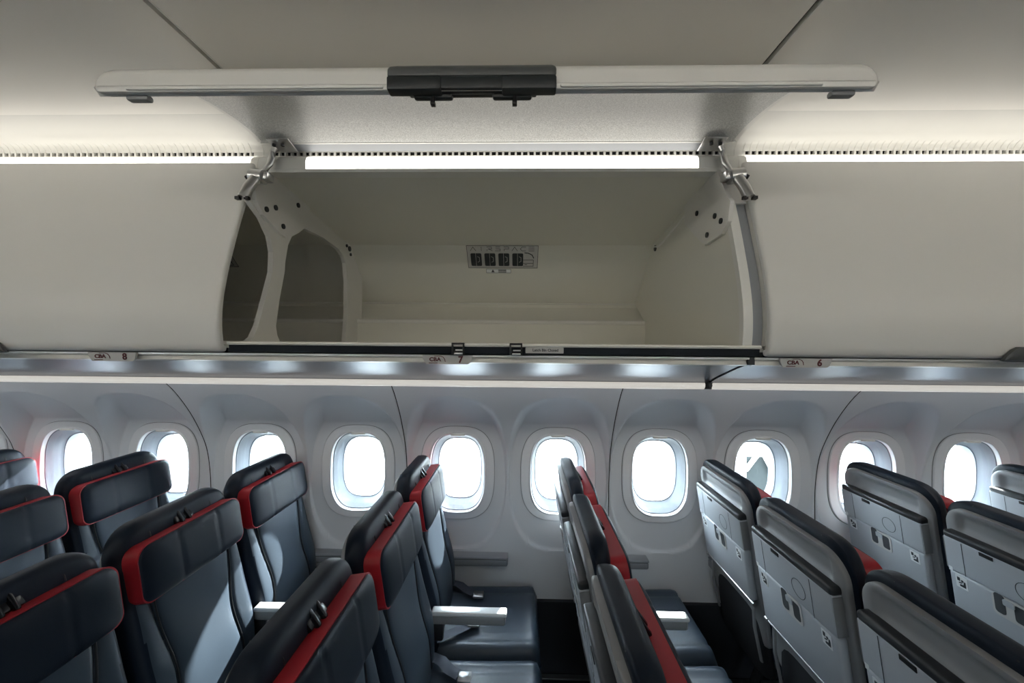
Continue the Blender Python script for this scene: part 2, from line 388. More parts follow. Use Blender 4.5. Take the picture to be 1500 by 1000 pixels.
def air_sign(parent, xo):
    # stowage diagram on the sloping back wall of the bin
    o = Vector((xo, 1.4835, H(.3685))); dn = Vector((0, 1.698-1.482, .170-.371)).normalized()
    dn = Vector((0, 1.52-1.482, .335-.371)).normalized()
    dn = Vector((0, .1780, -.165)).normalized()
    base = Vector((xo, 1.520, H(.335)))
    up = -dn; nrm = Vector((1, 0, 0)).cross(up)
    T = frame(base+nrm*.0012, (1, 0, 0), up)         # local a = x, b = up the slope
    W, Hh = .139, .052
    pl = MB().plate([(-W, -Hh), (W, -Hh), (W, Hh), (-W, Hh)], T, .0006).build('stowage_sign', M['placard'], parent, smooth=False)
    T2 = T @ Matrix.Translation((0, 0, .0007))
    k = MB()
    k.stroke([(-W, -Hh), (W, -Hh), (W, Hh), (-W, Hh), (-W, -Hh)], .0016, T2)
    G = dict(A=[[(0, 0), (.5, 1), (1, 0)]], I=[[(.5, 0), (.5, 1)]], R=[[(0, 1), (.85, 1), (.9, .5), (.25, .5), (1, 0)], [(0, 0), (0, .3)]],
             S=[[(.9, 1), (.1, 1)], [(.1, .55), (.9, .5), (.9, 0), (0, 0)]], P=[[(.05, 1), (.95, 1), (.95, .5), (.1, .45), (.1, 0)]],
             C=[[(1, 1), (.3, 1), (0, .5), (.3, 0), (1, 0)]], E=[[(0, 1), (1, 1)], [(0, .5), (1, .5)], [(0, 0), (1, 0)]])
    for i, ch in enumerate('AIRSPACE'):
        x0 = -.125+i*.0325
        for st in G[ch]: k.stroke([(x0+a*.021, .029+b*.017) for a, b in st], .0016, T2)
    for i in range(4):                               # four upright cases
        cx = -.105+i*.055
        k.plate(rrect(.0215, .030, .005, 3, cx, -.013), T2, .0005)
    xs = .082
    k.stroke([(xs+.006, .020), (xs+.02, .018), (xs+.034, .010), (xs+.041, -.004)], .0035, T2)
    k.stroke([(xs, -.014), (xs+.040, -.014), (xs+.040, -.044), (xs, -.044)], .0018, T2)
    k.stroke([(xs, -.030), (xs+.040, -.030)], .0018, T2); k.stroke([(xs+.006, -.036), (xs+.014, -.036)], .002, T2)
    k.build('diagram', M['ink'], pl, smooth=False)
    T3 = T @ Matrix.Translation((0, 0, .0014)); l = MB()
    for i in range(4):
        cx = -.105+i*.055
        l.stroke([(cx-.001, .017), (cx-.001, -.043)], .0014, T3)
        l.stroke([(cx+.006, .002), (cx+.013, -.002), (cx+.013, -.020), (cx+.006, -.024)], .0018, T3)
    l.build('case_lines', M['placard'], pl, smooth=False)['kind'] = 'stuff'
    T4 = T @ Matrix.Translation((-.018, -.068, 0))
    s2 = MB().plate([(-.05, -.0095), (.05, -.0095), (.05, .0095), (-.05, .0095)], T4, .0006).build('weight_sticker', M['sticker'], parent, smooth=False)
    T5 = T4 @ Matrix.Translation((0, 0, .0007)); k = MB()
    k.plate([(-.030, -.006), (-.017, -.006), (-.020, .001), (-.0235, .007), (-.027, .001)], T5, .0005)
    for r_ in range(3): k.stroke([(.0, .005-.005*r_), (.030, .005-.005*r_)], .0028, T5)
    k.stroke([(-.05, -.0095), (.05, -.0095), (.05, .0095), (-.05, .0095), (-.05, -.0095)], .001, T5)
    k.build('print', M['ink'], s2, smooth=False)

def bin_body(name, x0, x1, label, sign_x=None):
    root = tag(empty(name, ((x0+x1)/2, .86, H(-.03))), label, 'overhead bin')
    inv = Matrix.Translation((-(x0+x1)/2, -.86, -H(-.03)))
    return root, inv
class Under:                                        # builds in world coordinates, then hangs the part on its thing
    def __init__(s, root): s.r = root; s.o = Vector(root.location)
    def part(s, mb, name, m, parent=None, **k):
        mb.v = [tuple(Vector(v)-s.o) for v in mb.v]
        return mb.build(name, m, parent or s.r, **k)
def bin_common(U, x0, x1):
    U.part(MB().sheet(inner_prof, x0, x1, .008), 'shell', M['inner'])
    xe = x1 if x0 != B0 else .497
    U.part(MB().tube([(x0, 1.5605, H(.0785)), (xe, 1.5605, H(.0785))], .009, 12), 'ledge_highlight', M['white'])  # white tubes stand in for reflected highlights along the rear ledge
    U.part(MB().tube([(x0, 1.6925, H(.166)), (xe, 1.6925, H(.166))], .0028, 8), 'ledge_highlight_bead', M['white'])
    # front lip: cream edge, navy seal band
    U.part(MB().prism(HZ([(.866, -.0055), (.870, -.0045), (.90, -.0045), (.90, -.0125), (.868, -.0125), (.865, -.009)]), x0+.012, x1-.012), 'lip_edge', M['cream'])
    U.part(MB().prism(HZ([(.872, -.0128), (.90, -.0128), (.90, -.031), (.885, -.031), (.874, -.028)]), x0+.012, x1-.012), 'seal_band', M['navyband'])
def closed_bin(x0, x1, label, hx=None, sign=None):
    root = tag(empty('overhead_bin', ((x0+x1)/2, .9, H(0))), label, 'overhead bin'); U = Under(root)
    bin_common(U, x0, x1)
    d = MB(); a, b = x0+.001, x1-.001
    pr = HZ(DOORS); th = thick(pr, -.014); n = len(th)
    # door with softly rounded side edges
    xs = [a, a+.001, a+.004, a+.010, b-.010, b-.004, b-.001, b]; ins = [.006, .003, .001, 0, 0, .001, .003, .006]
    vs = []; fs = []; m = len(pr)
    for x, i_ in zip(xs, ins):
        for j, (y, z) in enumerate(th):
            if j < m:
                jj = 2*m-1-j; f_ = i_/.014; y, z = y+(th[jj][0]-y)*f_, z+(th[jj][1]-z)*f_
            vs.append((x, y, z))
    for i in range(len(xs)-1):
        for j in range(n): fs.append((i*n+j, i*n+(j+1) % n, (i+1)*n+(j+1) % n, (i+1)*n+j))
    k0, k1 = vs[:n], vs[-n:]
    d.add(vs, fs); d.add(k0, [tuple(range(n))]); d.add(k1, [tuple(range(n))]); door = U.part(d, 'door', M['bin'], angle=40)
    if x0 == B1:                                     # the bin's own side wall behind the door edge
        U.part(MB().prism(HZ([(.905, -.01)]+[(y+.0155, h) for y, h in DOORS if -.006 < h < .41]+[(1.03, .432), (1.482, .371), (1.52, .335), (1.69, .168), (1.56, .08), (1.56, -.012)]), x0+.0004, x0+.007), 'side_wall', M['inner'], smooth=False)
    if hx is not None:
        h = closed_handle(hx, None); h.data.transform(Matrix.Translation(-U.o)); h.parent = door
    if sign is not None:
        t = empty('tmp'); air_sign(t, sign)
        for c in list(t.children):
            c.data.transform(Matrix.Translation(-U.o))
            for g in c.children: g.data.transform(Matrix.Translation(-U.o))
            c.parent = root
        bpy.data.objects.remove(t)
    return root
closed_bin(B0-BP, B0, 'closed overhead bin left of the open one, smooth pale grey door', CX-BP-.012, CX-BP)
closed_bin(B1, B1+BP, 'closed overhead bin right of the open one, smooth pale grey door', CX+BP+.012)
closed_bin(XL, B0-BP, 'closed overhead bin beyond the left edge of the photo')
closed_bin(B1+BP, XR, 'closed overhead bin beyond the right edge of the photo')
for x0, x1 in ((XL, B0-BP), (B0-BP, B0), (B0, B1), (B1, B1+BP), (B1+BP, XR)): grille(x0+.0004, x1-.0004)

# the open bin
root = tag(empty('overhead_bin', (CX, .9, H(0))), 'open overhead bin in the middle, lid raised, empty inside', 'overhead bin'); U = Under(root)
bin_common(U, B0, B1)
air_t = empty('tmp'); air_sign(air_t, CX-.005)
for c in list(air_t.children):
    c.data.transform(Matrix.Translation(-U.o))
    for g in c.children: g.data.transform(Matrix.Translation(-U.o))
    c.parent = root
bpy.data.objects.remove(air_t)
# left end frame with two openings
xf0, xf1 = -.682, -.668
fr = MB()
strut = HZ([(.925, -.006), (.945, .005), (.963, .034), (.990, .104), (1.017, .179), (1.020, .235), (1.008, .275), (.975, .312), (.93, .34), (.935, .40), (1.10, .43), (1.17, .345), (1.14, .322), (1.103, .300), (1.085, .27), (1.074, .225), (1.070, .189), (1.048, .110), (1.034, .036), (1.040, .012), (1.052, -.006)])
fr.prism(strut, xf0, xf1)
post = HZ([(1.10, .43), (1.482, .378), (1.52, .342), (1.60, .270), (1.60, -.01), (1.448, -.01), (1.462, .1), (1.462, .22), (1.448, .293), (1.425, .318), (1.39, .333), (1.28, .345), (1.165, .343)])
fr.prism(post, xf0, xf1)
ef = U.part(fr, 'end_frame', M['bin'], smooth=False)
mb = MB()
for y, h in ((1.452, .360), (1.476, .354), (1.486, .334)):
    U.part(MB().cyl((-.668, y, H(h)), (-.664, y, H(h)), .010 if h == .354 else .006, 14), 'pivot_bolt', M['dark'], ef)
# right end wall, its front frame and the dark gap beside the next door
FR = [(y+.014, h) for y, h in DOORS if h > -.006 and h < .41]
ew = MB().prism(HZ([(.905, -.01)]+[(y+.010, h) for y, h in FR]+[(1.03, .432), (1.482, .371), (1.52, .335), (1.70, .168), (1.56, .08), (1.56, -.012)]), .500, .512)
U.part(ew, 'end_wall', M['inner'], smooth=False)
F3 = [(y, h) for y, h in FR if h < .345]
U.part(MB().prism(HZ([(y+.016, h) for y, h in F3]+[(F3[-1][0]+.09, F3[-1][1]), (F3[0][0]+.09, F3[0][1])]), .5005, .5462), 'frame_core', M['bin'])
U.part(MB().sheet(HZ([(y+.004, h) for y, h in F3]), .4985, .5195, -.016), 'front_frame', M['white'])
U.part(MB().sheet(HZ([(y+.013, h) for y, h in F3]), .5195, .5462, -.006), 'gap_seal', M['ledge'])
U.part(MB().prism(HZ([(.948, .34), (.985, .425), (1.05, .43), (1.05, .33)]), .5125, .546), 'frame_head', M['bin'])
# curved crease on the right wall (moulded rib)
rib = [(.4985, y, z) for y, z in HZ(spline([(1.10, .423), (1.20, .385), (1.30, .368), (1.40, .352), (1.47, .362)], 5))]
U.part(MB().tube(rib, .0034, 6), 'moulded_rib', M['white'])
U.part(MB().cyl((.500, 1.445, H(.352)), (.4965, 1.445, H(.352)), .011, 14), 'pivot_bolt', M['dark'])
# catches on the lip and the latch sticker
for x in (-.1415, -.0105):
    mb = MB(); 
    for s_ in (-1, 1): mb.box((x+s_*.0125, .867, H(-.0175)), (.0035, .012, .026), .001)
    mb.box((x, .867, H(-.0055)), (.0285, .013, .004), .001); mb.box((x, .876, H(-.0175)), (.022, .006, .024))
    c = U.part(mb, 'latch_catch', M['black'])
    U.part(MB().box((x+.002, .8705, H(-.0205)), (.017, .006, .003), .0008).box((x+.001, .866, H(-.0285)), (.019, .008, .004), .001), 'catch_plate', M['alu'], c)
T = frame(Vector((.054, .8715, H(-.0193))), (1, 0, 0), (0, 0, 1))
st = U.part(MB().plate(rrect(.043, .0068, .0015, 3), T, .0006), 'latch_sticker', M['placard'], smooth=False)
U.part(text_mb('Latch Bin Closed', .0085, T @ Matrix.Translation((.002, 0, .0007)), bold=.0002), 'print', M['ink'], st, smooth=False)
# raised door
OD = spline([(.598, .385), (.618, .407), (.66, .446), (.73, .484), (.80, .502), (.87, .510), (.93, .510), (.968, .503)], 4)
a, b = B0+.012, B1-.012
dm = MB(); pr = HZ(OD); th = thick(pr, .013); n = len(th); m = len(pr); vs = []; fs = []
dm.prism(th, a, b)
door = U.part(dm, 'door', M['bin'], angle=40)
U.part(MB().sheet([(y, z-.0012) for y, z in HZ(OD) if y > .60], a+.012, b-.012, -.0012), 'door_liner', M['speckle'], door)
U.part(MB().sheet(HZ([(.970, .5040), (.985, .5000), (.9975, .4950)]), a+.05, b-.05, .002), 'rear_flange', M['ledge'], door)
U.part(MB().box(((a+b)/2, .9685, H(.5055)), (b-a-.01, .007, .012), .0025), 'hinge_edge', M['white'], door)
# rolled front edge of the door: rounded bar facing the aisle
def lip_outline(W, lo_, hi_, rt, rb, ins, n=8):
    o = []
    for k, (sx, sz, r) in enumerate(((1, 1, rt), (-1, 1, rt), (-1, -1, rb), (1, -1, rb))):
        r = max(.002, r-ins); w_ = W-ins; e = (hi_-ins) if sz > 0 else (lo_+ins)
        for i in range(n+1):
            t = pi/2*(k+i/n); o.append((sx*(w_-r)+r*cos(t), e-sz*r+r*sin(t)))
    return o
def edge_bar(x0, x1, lo_, hi_, rt, rb, y0, dep, soft, lift=.75):
    W = (x1-x0)/2; cx = (x0+x1)/2; V = []; F = []
    rings = [(0, dep), (0, soft), (soft*.13, soft*.5), (soft*.5, soft*.13), (soft, 0)]
    for ins, d in rings:
        for p, q in lip_outline(W, lo_, hi_, rt, rb, ins): V.append((cx+p, y0+d, H(q+lift*max(0, d-soft*.2))))
    n = len(V)//len(rings)
    for i in range(len(rings)-1):
        for j in range(n): F.append((i*n+j, i*n+(j+1) % n, (i+1)*n+(j+1) % n, (i+1)*n+j))
    F += [tuple(range(n)), tuple(range((len(rings)-1)*n, len(rings)*n))]
    return MB().add(V, F)
U.part(edge_bar(a, b, .3820, .4195, .026, .012, .586, .026, .008), 'front_edge', M['bin'], door, angle=50)
for x0, x1 in ((a+.055, -.214), (.057, b-.085)):
    U.part(MB().box(((x0+x1)/2, .5862, H(.3895)), (x1-x0, .006, .0055), .0025), 'edge_strip', M['white'], door)
for x in (-.613, .489):
    U.part(MB().box((x, .602, H(.3835)), (.036, .012, .009), .003), 'bumper', M['armside'], door)
hd = U.part(edge_bar(-.0785-.1295, -.0785+.1295, .4020, .4180, .006, .003, .5815, .03, .005), 'handle', M['handle'], door)
hk = MB()
for s_ in (-1, 1): hk.box((-.0785+s_*.0880, .5905, H(.3930)), (.083, .020, .0205), .0025)
hk.box((-.0785, .596, H(.3945)), (.20, .025, .0185), .002)
for s_ in (-1, 1): hk.box((-.0785+s_*.062, .6035, H(.3870)), (.062, .012, .014), .004)
U.part(hk, 'handle_grip', M['handled'], hd)
for x in (-.1405, -.0125):
    U.part(MB().cyl((x, .600, H(.388)), (x, .600, H(.3690)), .0032, 10).box((x, .600, H(.3715)), (.0075, .009, .006), .0012), 'latch_hook', M['black'], hd)
# hinges, both ends
for s_, xh in ((-1, -.644), (1, .505)):
    sg = -s_
    hp = MB().box((xh+sg*.033, .972, H(.4955)), (.056, .05, .004), .0015).build
    mb = MB()
    rot = Matrix.Rotation(-.25, 3, 'X')
    mb.box((xh+sg*.035, .962, H(.493)), (.056, .046, .004), .0015, rot=rot)
    arm = [(xh+sg*.012, .972, H(.492)), (xh+sg*.004, .972, H(.480)), (xh+sg*.002, .968, H(.462)), (xh+sg*.004, .960, H(.444)), (xh-sg*.003, .952, H(.424)), (xh-sg*.006, .950, H(.412))]
    mb.tube(arm, .009, 10, .7)
    hg = U.part(mb, 'hinge_arm', M['alu'])
    for dx, dy in ((.02, -.01), (.042, -.01), (.035, .012)): U.part(MB().cyl((xh+sg*dx, .962+dy, H(.4935)-.25*dy*-1), (xh+sg*dx, .962+dy, H(.4885)-.25*dy*-1), .0045, 10), 'arm_bolt', M['dark'], hg)
    mb = MB().cyl((xh+sg*.008, .935, H(.400)), (xh-sg*.024, .935, H(.403)), .0175, 20)
    mb.box((xh+sg*.010, .94, H(.402)), (.022, .03, .020), .004)
    brl = U.part(mb, 'hinge_barrel', M['alu'])
    U.part(MB().tube([(xh-sg*.008, .925, H(.392)), (xh-sg*.016, .912, H(.365)), (xh-sg*.023, .905, H(.338))], .0125, 12), 'damper', M['alu'], brl)
    U.part(MB().cyl((xh-sg*.026, .93, H(.400)), (xh-sg*.034, .93, H(.396)), .006, 10), 'barrel_bolt', M['black'], brl)
    for q_ in (.012, .034): U.part(MB().box((xh-sg*q_, .903, H(.337)), (.010, .010, .007)), 'damper_bolt', M['black'], brl)
    # bracket plate with four bolts
    xp = -.668 if s_ < 0 else .500
    if s_ < 0: pol = [(.985, .448), (.935, .375), (.938, .345), (.965, .318), (1.035, .290), (1.062, .287), (1.10, .305), (1.18, .36), (1.18, .415), (1.06, .432)]
    else: pol = [(.985, .446), (.925, .345), (.915, .335), (.925, .29), (.955, .268), (1.04, .262), (1.075, .285), (1.17, .36), (1.17, .415), (1.06, .432)]
    bp = U.part(MB().prism(HZ(pol), xp, xp+sg*.010), 'hinge_bracket', M['bin'], smooth=False)
    mb = MB()
    for y, h in (((.975, .335), (1.012, .352), (1.045, .312), (1.115, .395)) if s_ < 0 else ((.955, .300), (.985, .322), (1.025, .285), (1.085, .362))):
        U.part(MB().cyl((xp+sg*.010, y, H(h)), (xp+sg*.013, y, H(h)), .0072, 14), 'bracket_bolt', M['dark'], bp)

# cove light strips, one above each bin
LP = [(.9825, .443), (.9825, .462), (.986, .472), (.994, .4785), (1.003, .4795)]
for x0, x1, c in ((XL, B0-BP, 'cove light strip beyond the left edge of the photo'), (B0-BP, B0, 'thin lit cove light strip above the closed bin on the left'), (B0, B1, 'broad lit white cove light strip across the top of the open bin'),
               (B1, B1+BP, 'thin lit cove light strip above the closed bin on the right'), (B1+BP, XR, 'cove light strip beyond the right edge of the photo')):
    t = tag(empty('cove_light', ((x0+x1)/2, .99, H(.46))), c, 'light'); V = Under(t)
    e0, e1 = (.125, .10) if x0 == B0 else (.02, .02)
    V.part(MB().sheet(HZ(LP), x0+e0, x1-e1, -.004), 'diffuser', M['lamp'])
    for p, q in ((x0+.0004, x0+e0), (x1-e1, x1-.0004)): V.part(MB().sheet(HZ(LP), p, q, -.004), 'end_cap', M['white'])
    V.part(MB().prism(HZ([(.980, .4325), (.979, .4405), (.983, .443), (1.0, .443), (1.02, .4325)]), x0+.004, x1-.004), 'lower_trim', M['white'])

# ------------------------------------------------------------------ service channel under the bins
chan = struct(empty('trim_5'))
gx = .60
GA = HZ([(.885, -.0325), (.892, -.0315), (.898, -.035), (.901, -.041), (.897, -.0475), (.905, -.0485)])
PS = HZ(spline([(.915, -.0505), (.95, -.0565), (1.05, -.083), (1.12, -.103), (1.165, -.119)], 4))
RL = HZ(spline([(1.160, -.1185), (1.157, -.1235), (1.158, -.131), (1.164, -.1375), (1.175, -.140)], 4))
UN = HZ([(1.17, -.139), (1.40, -.155), (1.68, -.185), (1.795, -.205), (1.80, -.19)])
for nm, x0, x1 in (('l', XL, .520), ('r', .532, XR)):
    MB().sheet(GA, x0, x1, -.004).build('front_strip', M['strip'], chan)
def skew_sheet(prof, x0f, x1f, th, name, m_):       # a sheet whose ends follow a slanting joint
    p = thick(prof, th); vs = [(x0f(y), y, z) for y, z in p]+[(x1f(y), y, z) for y, z in p]; n = len(p)
    return MB().add(vs, [(i, (i+1) % n, n+(i+1) % n, n+i) for i in range(n)]+[tuple(range(n)), tuple(range(n, 2*n))]).build(name, m_, chan)
jx = lambda y: .530+(y-.9)*.125
skew_sheet(PS, lambda y: XL, lambda y: jx(y)-.006, .004, 'service_panel', M['psu'])
skew_sheet(PS, lambda y: jx(y)+.006, lambda y: XR, .004, 'service_panel', M['psu'])
MB().sheet(RL, XL, jx(1.16)-.012, .006).build('glow_rail', M['rail'], chan)
MB().sheet(RL, jx(1.16)+.012, XR, .006).build('glow_rail', M['rail'], chan)
MB().sheet(UN, XL, XR, .006).build('under_panel', M['wall'], chan)
MB().prism(HZ([(1.655, -.1875), (1.705, -.1925), (1.705, -.1865), (1.655, -.1815)]), XL+.02, XR-.02).build('added_wash_strip', M['wash'], chan)  # hidden strip added to light the upper sidewall
MB().prism([(y, z+.006) for y, z in PS]+[(.915, H(-.03))], XL, XR).build('channel_core', M['gap'], chan)
MB().box((jx(1.16), 1.172, H(-.127)), (.03, .01, .022)).build('joint_filler', M['dark'], chan)
MB().box((.526, .893, H(-.040)), (.014, .012, .018)).build('joint_filler', M['dark'], chan)

# row number placards
for num, x, lab in (('8', -.959, 'row number placard 8 on the strip under the left closed bin'), ('7', -.168, 'row number placard 7 under the open bin'), ('6', .6435, 'row number placard 6 on the strip under the right closed bin')):
    t = tag(empty('row_placard', (x, .893, H(-.042))), lab, 'row placard', 'row number placards'); V = Under(t)
    T = frame(Vector((x, .8875, H(-.0425))), (1, 0, 0), (0, -.12, 1))
    V.part(MB().plate([(-.058, .0105), (-.057, .002), (-.050, -.0105), (.047, -.0105), (.053, -.006), (.058, .0105)], T, .006), 'plate', M['placard'], smooth=False)
    T2 = T @ Matrix.Translation((0, 0, .0062))
    V.part(text_mb(num, .021, T2 @ Matrix.Translation((.030, 0, 0)), bold=.0008), 'number', M['maroon'], smooth=False)
    V.part(text_mb('CBA', .0125, T2 @ Matrix.Translation((-.029, .0005, 0)), bold=.0004, sx=1.1), 'seat_letters', M['maroon'], smooth=False)
    V.part(MB().stroke([(-.030, .0085), (-.016, .0085), (-.010, .006), (-.0065, .001), (-.0055, -.004)], .0013, T2).stroke([(-.043, -.0075), (-.024, -.0075)], .0014, T2), 'wall_arc', M['maroon'], smooth=False)

# outer skin closing the space above and behind the bins
SK = HZ([(1.80, -.19), (2.0, -.10), (2.02, .12), (1.86, .36), (1.5, .56), (.9, .60), (.25, .61)])
skin = struct(MB().sheet(SK, XL, XR, -.01).build('trim_6', M['gap']))
struct(MB().sheet(mir(SK), XL, XR, .01).build('trim_7', M['gap']))

# ------------------------------------------------------------------ near side of the cabin, behind the camera
near = struct(empty('wall_front'))
NEAR_OPEN = (1, 3, 5, 7, 9)
def turn(o, parent):                                # the same piece across the aisle
    c = o.copy(); COL.objects.link(c); c.parent = parent
    c.rotation_euler = (0, 0, pi); c.location = (-o.location.x, 2*MID-o.location.y, o.location.z); return c
for ch in list(wall.children): turn(ch, near)
for i in range(12):
    o = bpy.data.objects['window_%d' % (i+1)]; c = turn(o, None); c.name = 'window_%d' % (i+13)
    for ch in list(o.children): copy_tree(ch, c)
    if i not in NEAR_OPEN: disc(.134, .194, 2.074, .003).build('added_blind', M['bezel'], c)  # unseen blinds added to cut daylight from behind the camera
MB().prism(mir([(2.0, .365), (1.975, .36), (1.975, 0), (2.06, 0), (2.06, .365)]), XL, XR).build('near_dado', M['dado'], near)
MB().sheet(mir(HZ(DOORS)), XL, XR, .014).build('near_bin_doors', M['bin'], near)
MB().sheet(mir(PS), XL, XR, -.004).build('near_service_panel', M['psu'], near)
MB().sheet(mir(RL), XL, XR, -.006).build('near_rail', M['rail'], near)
MB().sheet(mir(UN), XL, XR, -.006).build('near_under_panel', M['wall'], near)
MB().sheet(mir(HZ(TR)), XL, XR, -.004).build('near_grille', M['white'], near)
MB().prism(mir(HZ([(.98, .44), (1.03, .44), (1.03, -.06), (.92, -.045), (.90, -.03), (1.0, 0)])), XL, XR).build('near_bin_core', M['bin'], near)
t = tag(empty('cove_light', (0, 2*MID-.99, H(.46))), 'unseen cove light strip behind the camera, boosted as fill', 'light'); V = Under(t)
V.part(MB().sheet(mir(HZ(LP)), XL+.02, XR-.02, .004), 'diffuser', M['lamp_fill'])

# ------------------------------------------------------------------ seats
TH = radians(9); ZB, XB, VT = .42, .112, .715
def P(u, v, w_): return (XB+w_*cos(TH)-v*sin(TH), u, ZB+v*cos(TH)+w_*sin(TH))
def slab(vs, hw, wf, wb, nu=32):
    mb = MB(); V = []; F = []; n = 2*(nu+1)
    for v in vs:
        h = hw(v)
        for i in range(nu+1):
            t = -1+2*i/nu; t = math.copysign(1-(1-abs(t))**1.35, t); V.append(P(t*h, v, wf(t*h, v, t)))
        for i in range(nu, -1, -1):
            t = -1+2*i/nu; t = math.copysign(1-(1-abs(t))**1.35, t); V.append(P(t*h, v, wb(t*h, v, t)))
    for j in range(len(vs)-1):
        for i in range(n): F.append((j*n+i, j*n+(i+1) % n, (j+1)*n+(i+1) % n, (j+1)*n+i))
    for j in (0, len(vs)-1):
        for i in range(nu): F.append((j*n+i, j*n+i+1, j*n+n-2-i, j*n+n-1-i))
    return mb.add(V, F)
def round_hw(W, lo, hi, rt, rb):
    def f(v):
        h = W
        if v > hi-rt: d = min(1, (v-(hi-rt))/rt); h = W-rt+rt*sqrt(max(0, 1-d*d))
        if v < lo+rb: d = min(1, (lo+rb-v)/rb); h = min(h, W-rb+rb*sqrt(max(0, 1-d*d)))
        return h
    return f
def vrows(lo, hi, rt, rb, n=24):
    r = [lo+rb*(1-cos(pi/2*i/6)) for i in range(6)] if rb > .001 else []
    r += [lo+rb+(hi-rt-lo-rb)*i/n for i in range(n)]
    r += [hi-rt+rt*sin(pi/2*i/10) for i in range(11)]
    return r
edge = lambda t, p=10: sqrt(max(0, 1-abs(t)**p))
def MQ(u, v, w_):                                   # local frame on the back face: a = -y (to the right seen from behind), b = up
    return frame(Vector(P(u, v, w_)), (0, -1, 0), (-sin(TH), 0, cos(TH)))
def make_seat():
    root = empty('airliner_seat')
    # leather back
    HWB = round_hw(.226, 0, VT, .085, .0)
    def hwb(v): return HWB(v)-.008*max(0, (v-.30)/.4)
    def sv(v): return .150-.030*exp(-((v-.24)/.13)**2)
    def wf(u, v, t):
        e = edge(t, 12); top = min(1, (VT-v)/.032); top = sqrt(max(0, 1-(1-top)**2))
        b = .038+.017*(1/(1+exp((v-.47)/.03)))+.018*exp(-((v-.16)/.12)**2)+.014*max(0, (abs(u)-sv(v))/.07)*(v < .6)
        g = -.014*exp(-((abs(u)-sv(v))/.007)**2)*(1 if v < .50 else max(0, 1-(v-.50)/.05))
        return -.012+(b+.012+g)*e*(.45+.55*top)
    def wb(u, v, t):
        top = min(1, (VT-v)/.02); top = sqrt(max(0, 1-(1-top)**2)); return -.012-.012*edge(t, 8)*top
    bk = slab(vrows(0, VT, .085, 0, 34), hwb, wf, wb, 60).build('backrest', M['leather'], root, angle=60)
    bk.data.materials.append(M['leather2'])          # lighter leather on the face of the side bolsters
    for p in bk.data.polygons:
        c = p.center; v = (c.z-ZB)*cos(TH)-(c.x-XB)*sin(TH); w_ = (c.z-ZB)*sin(TH)+(c.x-XB)*cos(TH)
        if v < .52 and abs(c.y) < .196 and w_ > .01: p.material_index = 1
    # smooth centre panel between the bolsters
    def hwc(v): return max(.012, sv(v)-.006)
    def wc(u, v, t):
        return .052+.018*exp(-((v-.16)/.12)**2)+.010*edge(t, 4)
    slab([.02+.49*i/26 for i in range(27)], hwc, wc, lambda u, v, t: .045, 24).build('centre_panel', M['leather2'], root, angle=60)
    for s_ in (-1, 1):
        MB().tube([P(s_*(sv(v)+.001), v, .0545+.018*exp(-((v-.16)/.12)**2)) for v in [.02+.48*i/24 for i in range(25)]], .0026, 6).build('piping', M['dark'], root)
    # headrest: red band with a navy pad on its face
    lo, hi, W = .480, .652, .206
    hw1 = round_hw(W, lo, hi, .040, .030)
    hb = slab(vrows(lo, hi, .040, .030, 8), hw1, lambda u, v, t: .080, lambda u, v, t: .032, 24).build('headrest', M['red'], root, angle=40)
    hw2 = round_hw(W-.003, lo+.003, hi-.003, .040, .030)
    def wp(u, v, t):
        q = (v-(lo+hi)/2)/((hi-lo)/2)
        return .0795+.016*edge(t, 6)*sqrt(max(0, 1-abs(q)**7))-.004*exp(-((abs(u)-.078)/.004)**2)
    slab(vrows(lo+.003, hi-.003, .040, .030, 12), hw2, wp, lambda u, v, t: .078, 56).build('headrest_pad', M['leather'], hb, angle=60)
    cl = MB(); R9 = Matrix.Rotation(-TH-.5, 3, 'Y')
    cl.box(P(0, .674, .030), (.016, .070, .050), .005, rot=R9)
    for s_ in (-1, 1): cl.box(P(s_*.014, .673, .039), (.014, .013, .054), .005, rot=R9)
    cl.build('headrest_clip', M['clip'], root)
    for s_ in (-1, 1):                               # stitched seams over the top
        MB().tube([P(s_*.118, .655+.055*sin(pi/2*i/8), .040-.062*(1-cos(pi/2*i/8))) for i in range(9)], .0016, 5).build('top_seam', M['dark'], root)
    # plastic back shell with a recessed upper panel
    HWS = round_hw(.208, .05, .688, .075, .02)
    def ws(u, v, t):
        rec = 1/(1+exp(-(v-.603)/.003))*1/(1+exp((v-.664)/.003))*1/(1+exp((abs(u)-.160)/.004))
        return -.042+.014*rec+.010*(1-edge(t, 10))
    slab(vrows(.05, .688, .075, .02, 60), HWS, lambda u, v, t: -.016, ws, 56).build('back_shell', M['shell'], root, angle=50)
    R = Matrix.Rotation(-TH, 3, 'Y')
    def bx(mb, u, v, w_, du, dv, dw, bev=.004, seg=3): return mb.box(P(u, v, w_), (dw, du, dv), bev, seg, rot=R)
    # tray table and the holder above it
    tr = bx(MB(), 0, .345, -.054, .378, .208, .032, .010).build('tray_table', M['tray'], root)
    up = MB(); up_ = bx(up, 0, .515, -.0545, .382, .128, .033, .006).build('device_holder', M['tray'], root)
    ld = bx(MB(), 0, .585, -.0520, .384, .028, .038, .010, 4).build('holder_ledge', M['dark'], root)
    for s_ in (-1, 1): bx(MB(), s_*.1915, .513, -.0545, .003, .116, .030, .001).build('holder_side', M['armside'], up_)
    bx(MB(), .055, .567, -.0705, .040, .013, .006, .001).build('release_tab', M['black'], ld)
    T0 = MQ(0, 0, -.0711)
    for a_ in (.105, -.130): MB().stroke([(a_, .452), (a_, .572)], .0016, T0).build('panel_seam', M['ink'], root, smooth=False)
    MB().stroke([(.047+.030*cos(2*pi*i/28), .505+.030*sin(2*pi*i/28)) for i in range(29)], .0016, T0).build('round_seam', M['ink'], root, smooth=False)
